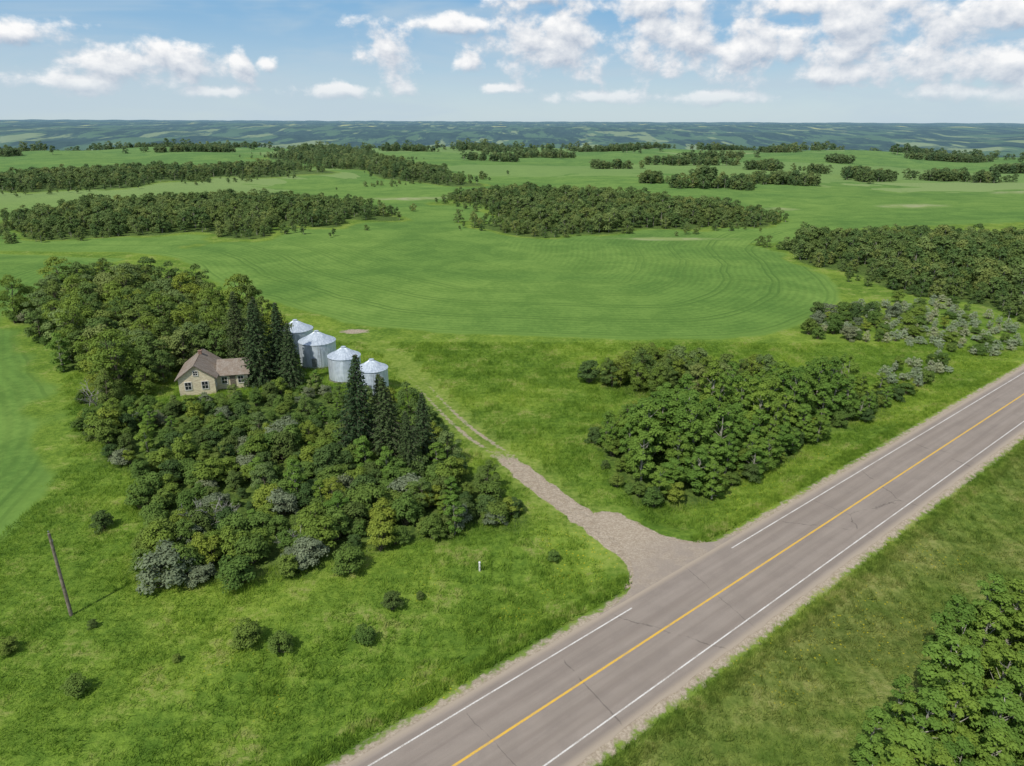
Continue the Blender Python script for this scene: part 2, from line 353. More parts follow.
for (px,py,s) in [(-12,90,.6),(-15,96,.62),(-22,99,.5),(-30,96,.42),(-27,86,.42),(-3,74,.45),(-8,81,.55),(-62,101,.62),(-58,95.5,.36),(-66,108,.75),(-58,111,.62),(-57.5,118,.85),(-52,120,.8),(-47.5,121,.8),(-61,114,.8),(-58,105,.5),(-43.5,103.3,.32),(-35,90,.42),(-20,70,.42),(-29,74,.45),(-36,80,.4),(-10,70,.42),(-26.5,102,.36),(-31.5,107,.40),(-52,101.2,.20)]:
    tree_at('poplar_tree',broads[rng.integers(0,4)].data,px,py,s*1.05,s)
for (px,py,hs,j) in [(-47,116.5,14.5,0),(-42,111,14.2,1),(-39.2,113.5,13.5,2),(-44.5,119.5,13,0),(-36.4,110,11,1),(-20,83.5,14.2,1),(-14.8,80,12.6,2),(-12,77.2,9.5,0),(-17.5,87,10.5,2),(-11,81,10,1)]:
    s=hs/14.; tree_at('spruce_tree',spruces[j].data,px,py,s*1.1,s)
for (px,py,R,ty) in [(-43.6,65.8,1.3,0),(-32.4,56.5,2.7,1),(-25.7,56,2.1,0),(-21.9,48,1.5,0),(-19,47.4,1.2,0),(-12.5,49,1.1,0),(-10.7,53,1.1,0),(-15.6,58.3,1.9,0),(-33.1,42.5,1.1,0),(-41.2,46.9,1.0,0),(4.3,61.3,.8,0),(-1.8,67.5,1.7,0),(13,112,2.4,0),(-58.3,92,1.4,0),(-41,70,.9,0),(-8.4,54.5,.5,0),(-36,50,.5,0),(-27,46,.45,0)]:
    pr=(willows if ty else bushes)[rng.integers(0,2)]
    s=R/1.9; tree_at('willow_shrub' if ty else 'shrub',pr.data,px,py,s,s*.95)
for (px,py,s) in [(-32.5,65.5,1.2),(-30.5,67.5,.9),(-64,101,1.2),(-22,62,.8)]: tree_at('dead_tree',snags[rng.integers(0,2)].data,px,py,s,s*1.3)
# roadside aspen grove
x,y=fill(GB,2.8,2.,7.); n=len(x); dd=sdist(x,y,GB); hv=1+.22*wob(x,y,6.)
scatter('aspen_grove',x,y,C_asp,4,np.clip(.64+.06*dd,.5,1.05)*rng.uniform(.72,1.15,n)*hv,np.clip(.52+.08*dd,.48,1.0)*rng.uniform(.70,1.2,n)*hv)
x,y=fill(GB,2.1,2.,7.); dd=sdist(x,y,GB); k=dd<3.; scatter('aspen_grove_understorey',x[k],y[k],C_bush,4,rng.uniform(.35,.85,k.sum()))
x,y=fill(GB2,2.8); scatter('poplar_clump',x,y,C_broad,4,rng.uniform(.42,.72,len(x)))
x,y=fill(LR,2.4,1.5,5.); _,d=SD(x,y); k=d<-14; scatter('young_aspen_stand',x[k],y[k],C_asp,4,rng.uniform(.58,1.0,k.sum()))
for nm,P,sp in(('silverberry_thicket',WIL,2.9),('silverberry_patch',WIL2,2.4)):
    x,y=fill(P,sp,3.,8.); k=rng.uniform(size=len(x))<.85; nq_=k.sum()
    scatter(nm,x[k],y[k],C_silver,4,rng.uniform(.4,1.0,nq_),rng.uniform(.45,1.05,nq_),idx=rng.choice(4,nq_,p=[.12,.10,.39,.39]))
x,y=fill([(60,150),(80,160),(98,160),(92,148),(76,134),(62,138)],4.,3.,8.,.8); scatter('shrub_thicket',x,y,C_mix,7,rng.uniform(.5,1.25,len(x)),idx=rng.integers(1,7,len(x)))
for nm,P,sp,s0,am,wl in(('east_woodland',GC,4.1,.86,5,14.),('middle_woodland',GD,5.,.92,15,26.),('west_woodland',GE,5.2,.92,16,28.),('west_tree_belt',GF,7.,1.1,26,45.),('north_tree_belt',GG,7.4,1.2,26,50.)):
    x,y=fill(smoothpoly(P,it=1),sp,am,wl,.95 if am>6 else 1.3); n=len(x); dd=sdist(x,y,P)
    scatter(nm,x,y,C_far,5,s0*rng.uniform(.6,1.15,n)*np.clip(.78+.012*dd,.7,1.05)*(1+.25*wob(x,y,16.,.9)))
    x,y=fill(smoothpoly(P,it=1),sp*1.1,am*1.6,wl*.7); dd=sdist(x,y,P); k=dd<7; scatter(nm+'_edge_shrubs',x[k],y[k],C_far,5,rng.uniform(.22,.55,k.sum()))
X=[];Y=[]
for (cx,cy,a,b) in ELL:
    for sub in range(3):
        ox=rng.uniform(-.55,.55)*a; oy=rng.normal()*b*.5; aa=a*rng.uniform(.22,.6); bb=b*rng.uniform(.4,1.)
        n=int(aa*bb/9)+6; th=rng.uniform(0,6.283,n); rr=np.sqrt(rng.uniform(0,1,n))*(1+.3*np.sin(th*3+sub))
        X.append(cx+ox+rr*np.cos(th)*aa); Y.append(cy+oy+rr*np.sin(th)*bb)
X=np.concatenate(X);Y=np.concatenate(Y); scatter('distant_tree_belts',X,Y,C_far,5,rng.uniform(.6,1.3,len(X)))
n=3800; th=rng.uniform(-.85,.85,n); r=rng.uniform(1050,1900,n); x=np.sin(th)*r; y=np.cos(th)*r; k=(wob(x,y,75.,1.)+.35*wob(x,y,23.))>.22
scatter('valley_rim_trees',x[k],y[k],C_far,5,rng.uniform(.9,1.8,k.sum()))
# ---------------------------------------------------------------- ground
rr=[18.]
while rr[-1]<320: rr.append(rr[-1]*1.0062)
while rr[-1]<2500: rr.append(rr[-1]*1.014)
while rr[-1]<60000: rr.append(rr[-1]*1.02)
rr=np.array(rr)
an=np.radians(np.concatenate([np.arange(-52,52,.25),np.arange(52,308,3.)])); na=len(an); nr=len(rr)
Rg,Ag=np.meshgrid(rr,an,indexing='ij'); gx=(Rg*np.sin(Ag)).ravel(); gy=(Rg*np.cos(Ag)).ravel()
gx=np.append(gx,0.); gy=np.append(gy,0.); gzv=gz(gx,gy)
V=np.stack([gx,gy,gzv],1).astype(np.float32)
i=np.arange(nr-1)[:,None]; j=np.arange(na)[None,:]; jn=(j+1)%na
Q=np.stack([i*na+j,i*na+jn,(i+1)*na+jn,(i+1)*na+j],-1).reshape(-1,4)[:,::-1]
tri=[(int(a),int((a+1)%na),nr*na) for a in range(na)]
me=bpy.data.meshes.new('ground'); nq=len(Q)
loops=np.concatenate([Q.ravel(),np.array(tri)[:,[0,1,2]].ravel()]).astype(np.int32)
me.vertices.add(len(V)); me.vertices.foreach_set('co',V.ravel())
me.loops.add(len(loops)); me.loops.foreach_set('vertex_index',loops)
me.polygons.add(nq+len(tri)); me.polygons.foreach_set('loop_start',np.concatenate([np.arange(nq)*4,nq*4+np.arange(len(tri))*3]).astype(np.int32))
me.polygons.foreach_set('use_smooth',np.ones(nq+len(tri),bool))
me.update(); me.validate()
def at(nm,val):
    a=me.attributes.new(nm,'FLOAT','POINT'); a.data.foreach_set('value',val.astype(np.float32))
def cropd(x,y): return np.maximum(sdist(x,y,MAIN),sdist(x,y,LEFT))
bd=cropd(gx,gy); j_=wob(gx,gy,2.5)*.5+wob(gx,gy,11.)*1.2
crop=sst(-.6,.8,bd+j_)
fd=np.full(gx.shape,-99.)
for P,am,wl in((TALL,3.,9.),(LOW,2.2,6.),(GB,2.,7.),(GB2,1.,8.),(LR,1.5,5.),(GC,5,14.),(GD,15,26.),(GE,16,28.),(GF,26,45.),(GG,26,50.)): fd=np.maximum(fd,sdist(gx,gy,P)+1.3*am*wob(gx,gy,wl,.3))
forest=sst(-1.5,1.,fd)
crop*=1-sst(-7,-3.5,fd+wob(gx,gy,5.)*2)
s_,d_=SD(gx,gy); td=dline(gx,gy,TRACK); prog=gy
w1=1-sst(1.1,1.9,td+wob(gx,gy,1.3)*.35)
rut=1-sst(.15,.75,np.abs(td-.9)); fade=1-sst(76,92,prog)
dirt=np.maximum(w1*fade, rut*(1-fade)*np.interp(prog,[76,92,112,135],[.85,.60,.38,.1]))
ap=np.where(inpoly(s_,d_,APR),0,dline(s_,d_,APR,True)); dirt=np.maximum(dirt,1-sst(.1,.9,ap+wob(gx,gy,1.)*.35))
dirt=np.maximum(dirt,.7*(1-sst(1.,3.,np.hypot((gx+33)*.6,gy-143))))
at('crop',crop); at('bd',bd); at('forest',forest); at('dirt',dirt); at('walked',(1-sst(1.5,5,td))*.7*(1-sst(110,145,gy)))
pale=np.zeros(gx.shape)
for(cx,cy,a,b) in[(212,388,18,9),(142,379,9,5),(-107,294,22,8),(60,275,26,4),(-60,420,25,8),(330,470,22,9)]: pale=np.maximum(pale,1-sst(.4,1.2,np.hypot((gx-cx)/a,(gy-cy)/b)+wob(gx,gy,6.)*.3))
at('pale',pale)
def gravelcol(t,pos,c,gn):
    q=t.mix(t.mr(gn,.3,.7),(.30,.245,.18),(.50,.425,.33)); return t.mix(t.mr(c,.42,.7,0,.5),q,(.28,.22,.155))
M_ground,t=material('ground_grass_and_crop'); pos=t.pos(); cr=t.attr('crop')
# grass / dirt branch
g,c,e=grasscol(t,pos)
g=t.mix(t.m('MULTIPLY',t.attr('walked'),t.mr(c,.35,.6,.1,.6)),g,(.26,.30,.08))
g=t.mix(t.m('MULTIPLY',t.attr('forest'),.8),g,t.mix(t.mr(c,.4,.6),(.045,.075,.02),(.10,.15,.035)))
grv=gravelcol(t,pos,c,t.noise(pos,5.,4,.7))
dm=t.mr(t.m('ADD',t.attr('dirt'),t.m('MULTIPLY',t.m('SUBTRACT',c,.5),.9)),.35,.65)
dm=t.m('MULTIPLY',dm,t.mr(t.attr('dirt'),.05,.3))
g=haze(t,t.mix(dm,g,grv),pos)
bn=t.n('ShaderNodeBump',{'Strength':.5,'Distance':.45,'Height':t.m('ADD',c,t.m('MULTIPLY',e,.35))})
B_grass=t.n('ShaderNodeBsdfDiffuse',{'Color':g,'Normal':bn.outputs[0]}).outputs[0]
# crop branch
bda=t.attr('bd')
n1=t.noise(pos,.012,3,.6,.8); n2=t.noise(pos,.07,5,.7,.5); n3=t.noise(pos,.9,3,.75)
ck=t.m('ADD',t.m('MULTIPLY',n2,.6),t.m('MULTIPLY',n3,.4))
cc=t.mix(t.mr(ck,.38,.62),(.090,.178,.036),(.140,.248,.050))
cc=t.mix(t.mr(n1,.38,.62,0,.9),cc,t.mix(t.mr(ck,.38,.62),(.122,.220,.042),(.185,.295,.062)))
sc_=t.v('MULTIPLY',t.v('ADD',pos,t.n('ShaderNodeCombineXYZ',{0:t.m('MULTIPLY',n1,260.),1:t.m('MULTIPLY',n1,160.)}).outputs[0]),(.0021,.0042,0.))
vs=t.n('ShaderNodeSeparateColor',{0:t.n('ShaderNodeTexVoronoi',{'Vector':sc_,'Scale':1.}).outputs['Color']}).outputs[0]
farf=t.mr(t.v('LENGTH',pos),330.,560.)
cc=t.mix(t.m('MULTIPLY',farf,t.mr(vs,.45,.6,0,.65)),cc,(.20,.295,.085))
cc=t.mix(t.m('MULTIPLY',farf,t.mr(vs,.84,.88,0,.5)),cc,(.27,.34,.13))
bw=t.m('ADD',bda,t.m('MULTIPLY',n1,9.))
fr=t.m('ABSOLUTE',t.m('SUBTRACT',t.m('FRACT',t.m('DIVIDE',bw,13.)),.5))
ln=t.m('MULTIPLY',t.mr(t.m('ABSOLUTE',t.m('SUBTRACT',fr,.07)),.035,.012),t.mr(bda,100.,8.,.18,1.))
ln=t.m('MULTIPLY',ln,t.mr(n2,.35,.6,.4,1.))
cc=t.mix(t.m('MULTIPLY',ln,.6),cc,(.055,.12,.024))
fine=t.mr(t.m('SINE',t.m('MULTIPLY',bw,3.4)),-1.,1.,.94,1.04)
cc=t.mix(1.,cc,t.n('ShaderNodeCombineColor',{0:fine,1:fine,2:fine}).outputs[0],'MULTIPLY')
cc=t.mix(t.mr(bda,5.,.3,0.,.5),cc,(.17,.28,.055))
cc=t.mix(t.attr('pale'),cc,t.mix(t.mr(n2,.4,.6),(.24,.31,.10),(.34,.35,.19)))
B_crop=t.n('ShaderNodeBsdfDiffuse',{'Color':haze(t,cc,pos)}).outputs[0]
# valley and far plain branch
ds=t.v('LENGTH',pos); f1=t.noise(t.v('MULTIPLY',pos,(.0042,.0011,0.)),1.,6,.7,.3)
f2=t.noise(t.v('MULTIPLY',pos,(.0022,.0005,0.)),1.7,3,.6); f3=t.noise(t.v('MULTIPLY',pos,(.02,.006,0.)),1.,3,.7)
fc=t.mix(t.mr(f1,.50,.54),t.mix(t.mr(f3,.4,.6),(.008,.022,.014),(.030,.060,.030)),(.090,.16,.055))
fc=t.mix(t.mr(f2,.56,.585,0,.9),fc,t.mix(t.mr(f1,.44,.5),(.05,.09,.04),(.30,.36,.14)))
fc=t.mix(t.m('MULTIPLY',t.mr(f2,.635,.65),t.mr(ds,6000.,9000.)),fc,(.80,.76,.18))
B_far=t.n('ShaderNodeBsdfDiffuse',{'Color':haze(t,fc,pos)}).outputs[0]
m1=t.n('ShaderNodeMixShader',{0:cr,1:B_grass,2:B_crop}).outputs[0]
m2=t.n('ShaderNodeMixShader',{0:t.mr(ds,1250.,1600.),1:m1,2:B_far}).outputs[0]
o=t.n('ShaderNodeOutputMaterial'); t.put(o.inputs[0],m2)
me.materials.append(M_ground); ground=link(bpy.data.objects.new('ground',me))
# ---------------------------------------------------------------- grass swards on the near verges
M_blade,t=material('grass_blades'); pos=t.pos(); g,c,e=grasscol(t,pos,True,1.5)
b=t.n('ShaderNodeBsdfDiffuse',{'Color':g}); tl=t.n('ShaderNodeBsdfTranslucent',{'Color':g})
mx=t.n('ShaderNodeMixShader',{0:.45,1:b.outputs[0],2:tl.outputs[0]}); o=t.n('ShaderNodeOutputMaterial'); t.put(o.inputs[0],mx.outputs[0])
def sward(name,n,S,h):
    b=np.stack([rng.uniform(-S,S,n),rng.uniform(-S,S,n),np.full(n,-.08)],1)
    ph=rng.uniform(0,6.28,4)
    lump=.55+.3*np.sin(b[:,0]*3.1+ph[0])*np.sin(b[:,1]*2.7+ph[1])+.3*np.sin(b[:,0]*6+ph[2])*np.sin(b[:,1]*5.3+ph[3])
    hh=h*np.clip(lump,.2,1.2)*rng.uniform(.6,1.15,n)+.1; an=rng.uniform(0,6.28,n); w=.042*np.stack([np.cos(an),np.sin(an),np.zeros(n)],1)
    ln=rng.normal(size=(n,2))*.45; tip=b+np.stack([ln[:,0]*hh,ln[:,1]*hh,hh],1)
    V=np.stack([b-w,b+w,tip],1).reshape(-1,3); mb=MB(); mb.add(V,np.arange(3*n).reshape(n,3),0); return mb.obj(name,[M_blade],do_link=False)
C_tuft=coll('sward_forms',[sward('sward_form_%d'%i,220,1.08,(.42,.55,.66,.82)[i]) for i in range(4)])
gx_,gy_=np.meshgrid(np.arange(-75,115,2.),np.arange(20,135,2.)); x=gx_.ravel(); y=gy_.ravel()
s_,d_=SD(x,y); td=dline(x,y,TRACK); ap=np.where(inpoly(s_,d_,APR),0,dline(s_,d_,APR,True))
k=(cropd(x,y)<.0)&(np.abs(d_)>7.1)&(td>2.6)&(ap>1.7)&(np.abs(x)<y*.85+12)
k&=(sdist(x,y,LOW)<1)&(sdist(x,y,GB)<1)&(sdist(x,y,TALL)<1)
x=x[k];y=y[k]; n=len(x); scatter('tall_grass',x,y,C_tuft,4,np.full(n,1.),np.clip(rng.uniform(.45,1.15,n)*(1+.5*wob(x,y,5.)),.3,1.6),tilt=0.,rz=rng.integers(0,4,n)*math.pi/2)
n=9000; ss=rng.uniform(-40,130,n); sg=np.where(rng.uniform(size=n)<.5,-1,1); dd=sg*(6.0+rng.uniform(0,1.4,n))-.2*(sg<0)
x=A[0]+ss*T[0]+dd*Nn[0]; y=A[1]+ss*T[1]+dd*Nn[1]
C_fr=coll('fringe_forms',[sward('fringe_form_%d'%i,24,.28,.35+.12*i) for i in range(3)])
td=dline(x,y,TRACK); s_,d_=SD(x,y); ap=np.where(inpoly(s_,d_,APR),0,dline(s_,d_,APR,True)); k=(td>1.9)&(ap>.5)
scatter('road_edge_grass',x[k],y[k],C_fr,3,rng.uniform(.7,1.3,k.sum()),tilt=.1)
# ---------------------------------------------------------------- road
def strip(name,prof,s0,s1,step,mat,parent=None,jit=0.):
    S=np.arange(s0,s1+.01,step); V=[];F=[]; m=len(prof)
    for a in S:
        for q,(d,z) in enumerate(prof):
            jj=jit*(math.sin(a*1.7+q)+math.sin(a*.61+2*q)+.6*math.sin(a*4.3)) if q in(0,m-1) else 0
            V.append((a,d+jj,z))
    for a in range(len(S)-1):
        for q in range(m-1): F.append((a*m+q,(a+1)*m+q,(a+1)*m+q+1,a*m+q+1))
    return mk(name,V,F,mat,smooth=False,parent=parent)
road=link(bpy.data.objects.new('road',None)); road.location=(A[0],A[1],0); road.rotation_euler=(0,0,RA)
M_asph,t=material('asphalt_weathered'); co=t.n('ShaderNodeTexCoord').outputs['Object']
sp=t.n('ShaderNodeSeparateXYZ',{0:co}); yy=sp.outputs[1]
st=t.v('MULTIPLY',co,(.05,1.1,1.)); a1=t.noise(st,1.,5,.6); a2=t.noise(co,.35,5,.65); a3=t.noise(co,14.,4,.7); a4=t.noise(co,60.,2,.6)
c=t.mix(t.mr(a1,.35,.65),(.262,.220,.184),(.325,.278,.236)); c=t.mix(t.mr(a2,.4,.65,0,.5),c,(.235,.200,.170))
wh=t.m('ABSOLUTE',t.m('SUBTRACT',t.m('ABSOLUTE',t.m('SUBTRACT',t.m('ABSOLUTE',yy),1.85)),.85))
c=t.mix(t.mr(wh,.45,.05,0,.28),c,(.36,.31,.26))
oil=t.m('ABSOLUTE',t.m('SUBTRACT',t.m('ABSOLUTE',yy),1.85)); c=t.mix(t.mr(oil,.4,.0,0,.15),c,(.18,.15,.13))
c=t.mix(t.mr(a3,.3,.7,0,.3),c,(.18,.15,.13)); c=t.mix(t.mr(a4,.5,.75,0,.35),c,(.46,.41,.36))
cv=t.v('ADD',t.v('MULTIPLY',co,(.06,.022,0.)),t.n('ShaderNodeCombineXYZ',{0:t.m('MULTIPLY',t.noise(co,.7,4,.6),.03),1:t.m('MULTIPLY',t.noise(co,.5,4,.6),.05)}).outputs[0])
vr=t.n('ShaderNodeTexVoronoi',{'Vector':cv,'Scale':1.},feature='DISTANCE_TO_EDGE').outputs['Distance']
c=t.mix(t.m('MULTIPLY',t.mr(vr,.0025,.0008,0,.5),t.mr(a2,.40,.55)),c,(.08,.07,.06))
c=t.mix(t.mr(t.m('ADD',t.m('ABSOLUTE',t.m('ADD',yy,.2)),t.m('MULTIPLY',a3,.6)),4.5,5.15,.0,.85) ,c,(.42,.35,.27))
finish(t,c,.9,.2,t.m('ADD',a3,a4),.35,.01)
M_grav,t=material('gravel_shoulder'); co=t.n('ShaderNodeTexCoord').outputs['Object']; pos=t.pos(); sp=t.n('ShaderNodeSeparateXYZ',{0:co})
c_=t.noise(pos,1.4,5,.65); gn=t.noise(pos,5.,5,.7); g2=gravelcol(t,pos,c_,gn); gg,_,_=grasscol(t,pos)
ay=t.m('ADD',t.m('ABSOLUTE',t.m('ADD',sp.outputs[1],.2)),t.m('MULTIPLY',t.m('SUBTRACT',c_,.5),2.8))
q=t.mix(t.mr(ay,5.25,6.0),g2,gg); finish(t,q,.95,.1,gn,.6,.04)
M_white,t=material('road_paint_white'); co=t.n('ShaderNodeTexCoord').outputs['Object']; n=t.noise(co,9.,5,.75); n2=t.noise(co,.6,3,.6)
finish(t,t.mix(t.mr(t.m('ADD',n,t.m('MULTIPLY',n2,.5)),.66,.9,0,.85),(.72,.70,.66),(.36,.31,.26)),.7,.3)
M_yel,t=material('road_paint_yellow'); co=t.n('ShaderNodeTexCoord').outputs['Object']; n=t.noise(co,9.,5,.75); n2=t.noise(co,.5,3,.6)
finish(t,t.mix(t.mr(t.m('ADD',n,t.m('MULTIPLY',n2,.5)),.70,.92,0,.8),(.74,.45,.06),(.38,.29,.18)),.7,.3)
strip('asphalt',[(-5.15,-.03),(-5.1,0),(0,.0),(4.7,0),(4.75,-.03)],-80,420,.6,M_asph,road,.06)
strip('shoulder_south',[(-6.9,-.42),(-6.1,-.16),(-5.0,-.018)],-80,420,.6,M_grav,road,.04)
strip('shoulder_north',[(4.6,-.018),(5.7,-.16),(6.5,-.42)],-80,420,.6,M_grav,road,.04)
strip('edge_line_south',[(-3.93,.004),(-3.80,.004)],-80,420,5.,M_white,road)
strip('edge_line_north_near',[(3.56,.004),(3.69,.004)],-80,23.8,2.,M_white,road)
strip('edge_line_north_far',[(3.56,.004),(3.69,.004)],37.2,420,5.,M_white,road)
strip('centre_line',[(-.10,.004),(.10,.004)],-80,420,5.,M_yel,road)
AP=smoothpoly(APR,it=1); AP=AP+rng.normal(size=AP.shape)*.05
M_apr,t=material('gravel_apron'); pos=t.pos(); c_=t.noise(pos,1.4,3,.65); gn=t.noise(pos,5.,4,.7); q=gravelcol(t,pos,c_,gn)
ay=t.n('ShaderNodeSeparateXYZ',{0:t.n('ShaderNodeTexCoord').outputs['Object']}).outputs[1]
q=t.mix(t.m('MULTIPLY',t.mr(t.noise(pos,.5,4,.6),.35,.6,.4,.85),t.mr(ay,5.,12.,1.,0.)),q,(.30,.255,.215)); finish(t,q,.92,.15,gn,.4,.03)
mk('driveway_apron',[(a,b,-.012 if b<6 else -.012-.03*min(1,(b-6)/8)) for a,b in AP],[tuple(range(len(AP)))],M_apr).matrix_world=Matrix.Translation((A[0],A[1],0))@Matrix.Rotation(RA,4,'Z')
# ---------------------------------------------------------------- grain bins
M_galv,t=material('galvanised_steel'); co=t.n('ShaderNodeTexCoord').outputs['Object']; n=t.noise(t.v('MULTIPLY',co,(1.5,1.5,.35)),1.5,5,.6)
c=t.mix(t.mr(n,.35,.65),(.48,.55,.62),(.66,.73,.80)); finish(t,c,.45,.5,None,metal=.4)
M_seam=simple('steel_dark',(.18,.2,.22),(.28,.3,.32),3.,.5,.5)
M_conc=simple('concrete_old',(.25,.24,.22),(.38,.36,.33),4.)
for bx,by,D,hw in BINS:
    R=D/2; e=link(bpy.data.objects.new('grain_bin',None)); e.location=(bx,by,-.05); e.rotation_euler=(0,0,rng.uniform(0,6.28))
    mb=MB(); seg=40; nz=int(hw/.055); V=[]
    for i in range(nz+1):
        rr_=R+.018*math.sin(i*math.pi*.5*1.0+.4)
        for k in range(seg): a=2*math.pi*k/seg; V.append((rr_*math.cos(a),rr_*math.sin(a),.15+i*(hw-.15)/nz))
    F=[(i*seg+k,i*seg+(k+1)%seg,(i+1)*seg+(k+1)%seg,(i+1)*seg+k) for i in range(nz) for k in range(seg)]
    mb.add(V,F); mb.obj('corrugated_wall',[M_galv],parent=e)
    mb=MB(); V=[]; rh=R*.50; rings=[(R+.10,hw-.05),(R+.10,hw),(R*.6,hw+rh*.42),(.38,hw+rh),(.34,hw+rh+.0)]
    for q,(rr_,zz) in enumerate(rings):
        for k in range(56):
            a=2*math.pi*k/56; lift=.035 if (k%2==0 and 0<q<4) else 0.; V.append((rr_*math.cos(a),rr_*math.sin(a),zz+lift))
    F=[(i*56+k,i*56+(k+1)%56,(i+1)*56+(k+1)%56,(i+1)*56+k) for i in range(4) for k in range(56)]
    mb.add(V,F); mb.obj('cone_roof',[M_galv],parent=e)
    mb=MB(); mb.tube([(0,0,hw+rh-.05),(0,0,hw+rh+.18)],[.38,.38],20); mb.tube([(0,0,hw+rh+.18),(0,0,hw+rh+.30)],[.43,.03],20); mb.obj('roof_cap',[M_galv],parent=e)
    mb=MB(); mb.box((R+.05,0,1.15),(.1,.8,1.6)); mb.box((R+.12,0,1.9),(.05,.9,.06)); mb.box((R+.12,.3,1.2),(.06,.06,.3)); mb.obj('access_door',[M_seam],parent=e)
    mb=MB()
    for sgn in(-.2,.2): mb.tube([(R+.14,1.1+sgn,.2),(R+.14,1.1+sgn,hw)],[.02,.02],4)
    for q in range(int(hw/.35)): mb.tube([(R+.14,.9,.35+q*.35),(R+.14,1.3,.35+q*.35)],[.015,.015],4)
    mb.obj('ladder',[M_seam],parent=e)
    mb=MB(); mb.tube([(0,0,-.1),(0,0,.16)],[R+.15,R+.15],40); mb.obj('foundation_ring',[M_conc],parent=e)
# ---------------------------------------------------------------- farm house
H=link(bpy.data.objects.new('farm_house',None)); H.location=(HOUSE[0],HOUSE[1],0); H.rotation_euler=(0,0,math.radians(14))
M_wall,t=material('clapboard_cream'); co=t.n('ShaderNodeTexCoord').outputs['Object']; z=t.n('ShaderNodeSeparateXYZ',{0:co}).outputs[2]
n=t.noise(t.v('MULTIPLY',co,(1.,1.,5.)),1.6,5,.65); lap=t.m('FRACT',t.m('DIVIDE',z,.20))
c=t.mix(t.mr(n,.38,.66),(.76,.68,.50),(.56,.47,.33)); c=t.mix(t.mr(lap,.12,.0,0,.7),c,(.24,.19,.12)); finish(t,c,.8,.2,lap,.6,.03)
M_shin,t=material('roof_shingles'); co=t.n('ShaderNodeTexCoord').outputs['Object']; n=t.noise(co,1.2,5,.7); br=t.n('ShaderNodeTexBrick',{'Vector':co,'Scale':3.,'Color1':(.27,.23,.19,1),'Color2':(.38,.33,.28,1),'Mortar':(.12,.10,.08,1)}).outputs[0]
finish(t,t.mix(t.mr(n,.4,.62,0,.65),br,(.20,.15,.11)),.9,.2,n,.5,.03)
M_trim=simple('trim_white_weathered',(.55,.53,.48),(.75,.73,.68),6.)
M_glass,t=material('window_glass'); finish(t,(.02,.025,.03),.08,.6)
M_brick=simple('chimney_brick',(.20,.12,.09),(.32,.20,.15),9.)
def gable(x0,x1,y0,y1,h,r,axis,tag):
    mb=MB()
    if axis=='y':
        xm=(x0+x1)/2; V=[(x0,y0,-.3),(x1,y0,-.3),(x1,y1,-.3),(x0,y1,-.3),(x0,y0,h),(x1,y0,h),(x1,y1,h),(x0,y1,h),(xm,y0,r),(xm,y1,r)]
        mb.add(V,[(0,1,5,4),(1,2,6,5),(2,3,7,6),(3,0,4,7)]); mb.F+=[(4,5,8),(6,7,9)]; mb.M+=[0,0]
    else:
        ym=(y0+y1)/2; V=[(x0,y0,-.3),(x1,y0,-.3),(x1,y1,-.3),(x0,y1,-.3),(x0,y0,h),(x1,y0,h),(x1,y1,h),(x0,y1,h),(x0,ym,r),(x1,ym,r)]
        mb.add(V,[(0,1,5,4),(1,2,6,5),(2,3,7,6),(3,0,4,7)]); mb.F+=[(5,6,9),(7,4,8)]; mb.M+=[0,0]
    mb.obj('walls_'+tag,[M_wall],parent=H)
    mb=MB(); ov=.4; th=.14
    def slab(P):
        P=np.array(P,float); nrm=np.cross(P[1]-P[0],P[3]-P[0]); nrm/=np.linalg.norm(nrm); nrm*=np.sign(nrm[2])
        V=np.vstack([P+nrm*.01,P+nrm*th]); mb.add(V,[(3,2,1,0),(4,5,6,7),(0,1,5,4),(1,2,6,5),(2,3,7,6),(3,0,4,7)])
    if axis=='y':
        for xs,sg in((x0,-1),(x1,1)):
            sl=(r-h)/abs(xm-xs); slab([(xs+sg*ov,y0-ov,h-ov*sl),(xm,y0-ov,r),(xm,y1+ov,r),(xs+sg*ov,y1+ov,h-ov*sl)])
    else:
        for ys,sg in((y0,-1),(y1,1)):
            sl=(r-h)/abs(ym-ys); slab([(x0,ys+sg*ov,h-ov*sl),(x0,ym,r),(x1+ov,ym,r),(x1+ov,ys+sg*ov,h-ov*sl)])
    mb.obj('roof_'+tag,[M_shin],parent=H)
gable(-4.2,1.2,-3.6,5.0,2.8,4.8,'y','main'); gable(1.21,6.0,-1.8,3.4,2.5,4.1,'x','wing')
def window(x,y,z,w,h,face,tag):
    mb=MB()
    if face=='s':
        mb.box((x,y-.03,z),(w,.03,h),1)
        for sx in(-1,1): mb.box((x+sx*(w/2+.05),y-.05,z),(.1,.09,h+.2))
        for sz in(-1,1): mb.box((x,y-.055,z+sz*(h/2+.05)),(w,.10,.1))
        mb.box((x,y-.06,z),(.04,.03,h)); mb.box((x,y-.06,z),(w*.98,.028,.04))
    else:
        mb.box((x+.03,y,z),(.03,w,h),1)
        for sx in(-1,1): mb.box((x+.05,y+sx*(w/2+.05),z),(.09,.1,h+.2))
        for sz in(-1,1): mb.box((x+.055,y,z+sz*(h/2+.05)),(.10,w,.1))
        mb.box((x+.06,y,z),(.03,.04,h))
    mb.obj(tag,[M_trim,M_glass],parent=H)
window(-2.8,-3.6,1.5,.9,1.2,'s','window_front_1'); window(-.3,-3.6,1.5,.9,1.2,'s','window_front_2'); window(-1.5,-3.6,3.55,.6,.7,'s','window_attic')
window(2.4,-1.8,1.45,.8,1.1,'s','window_wing_1'); window(4.9,-1.8,1.45,.8,1.1,'s','window_wing_2'); window(6.0,.8,1.45,.9,1.1,'e','window_end'); window(1.2,-2.7,1.5,.8,1.1,'e','window_side')
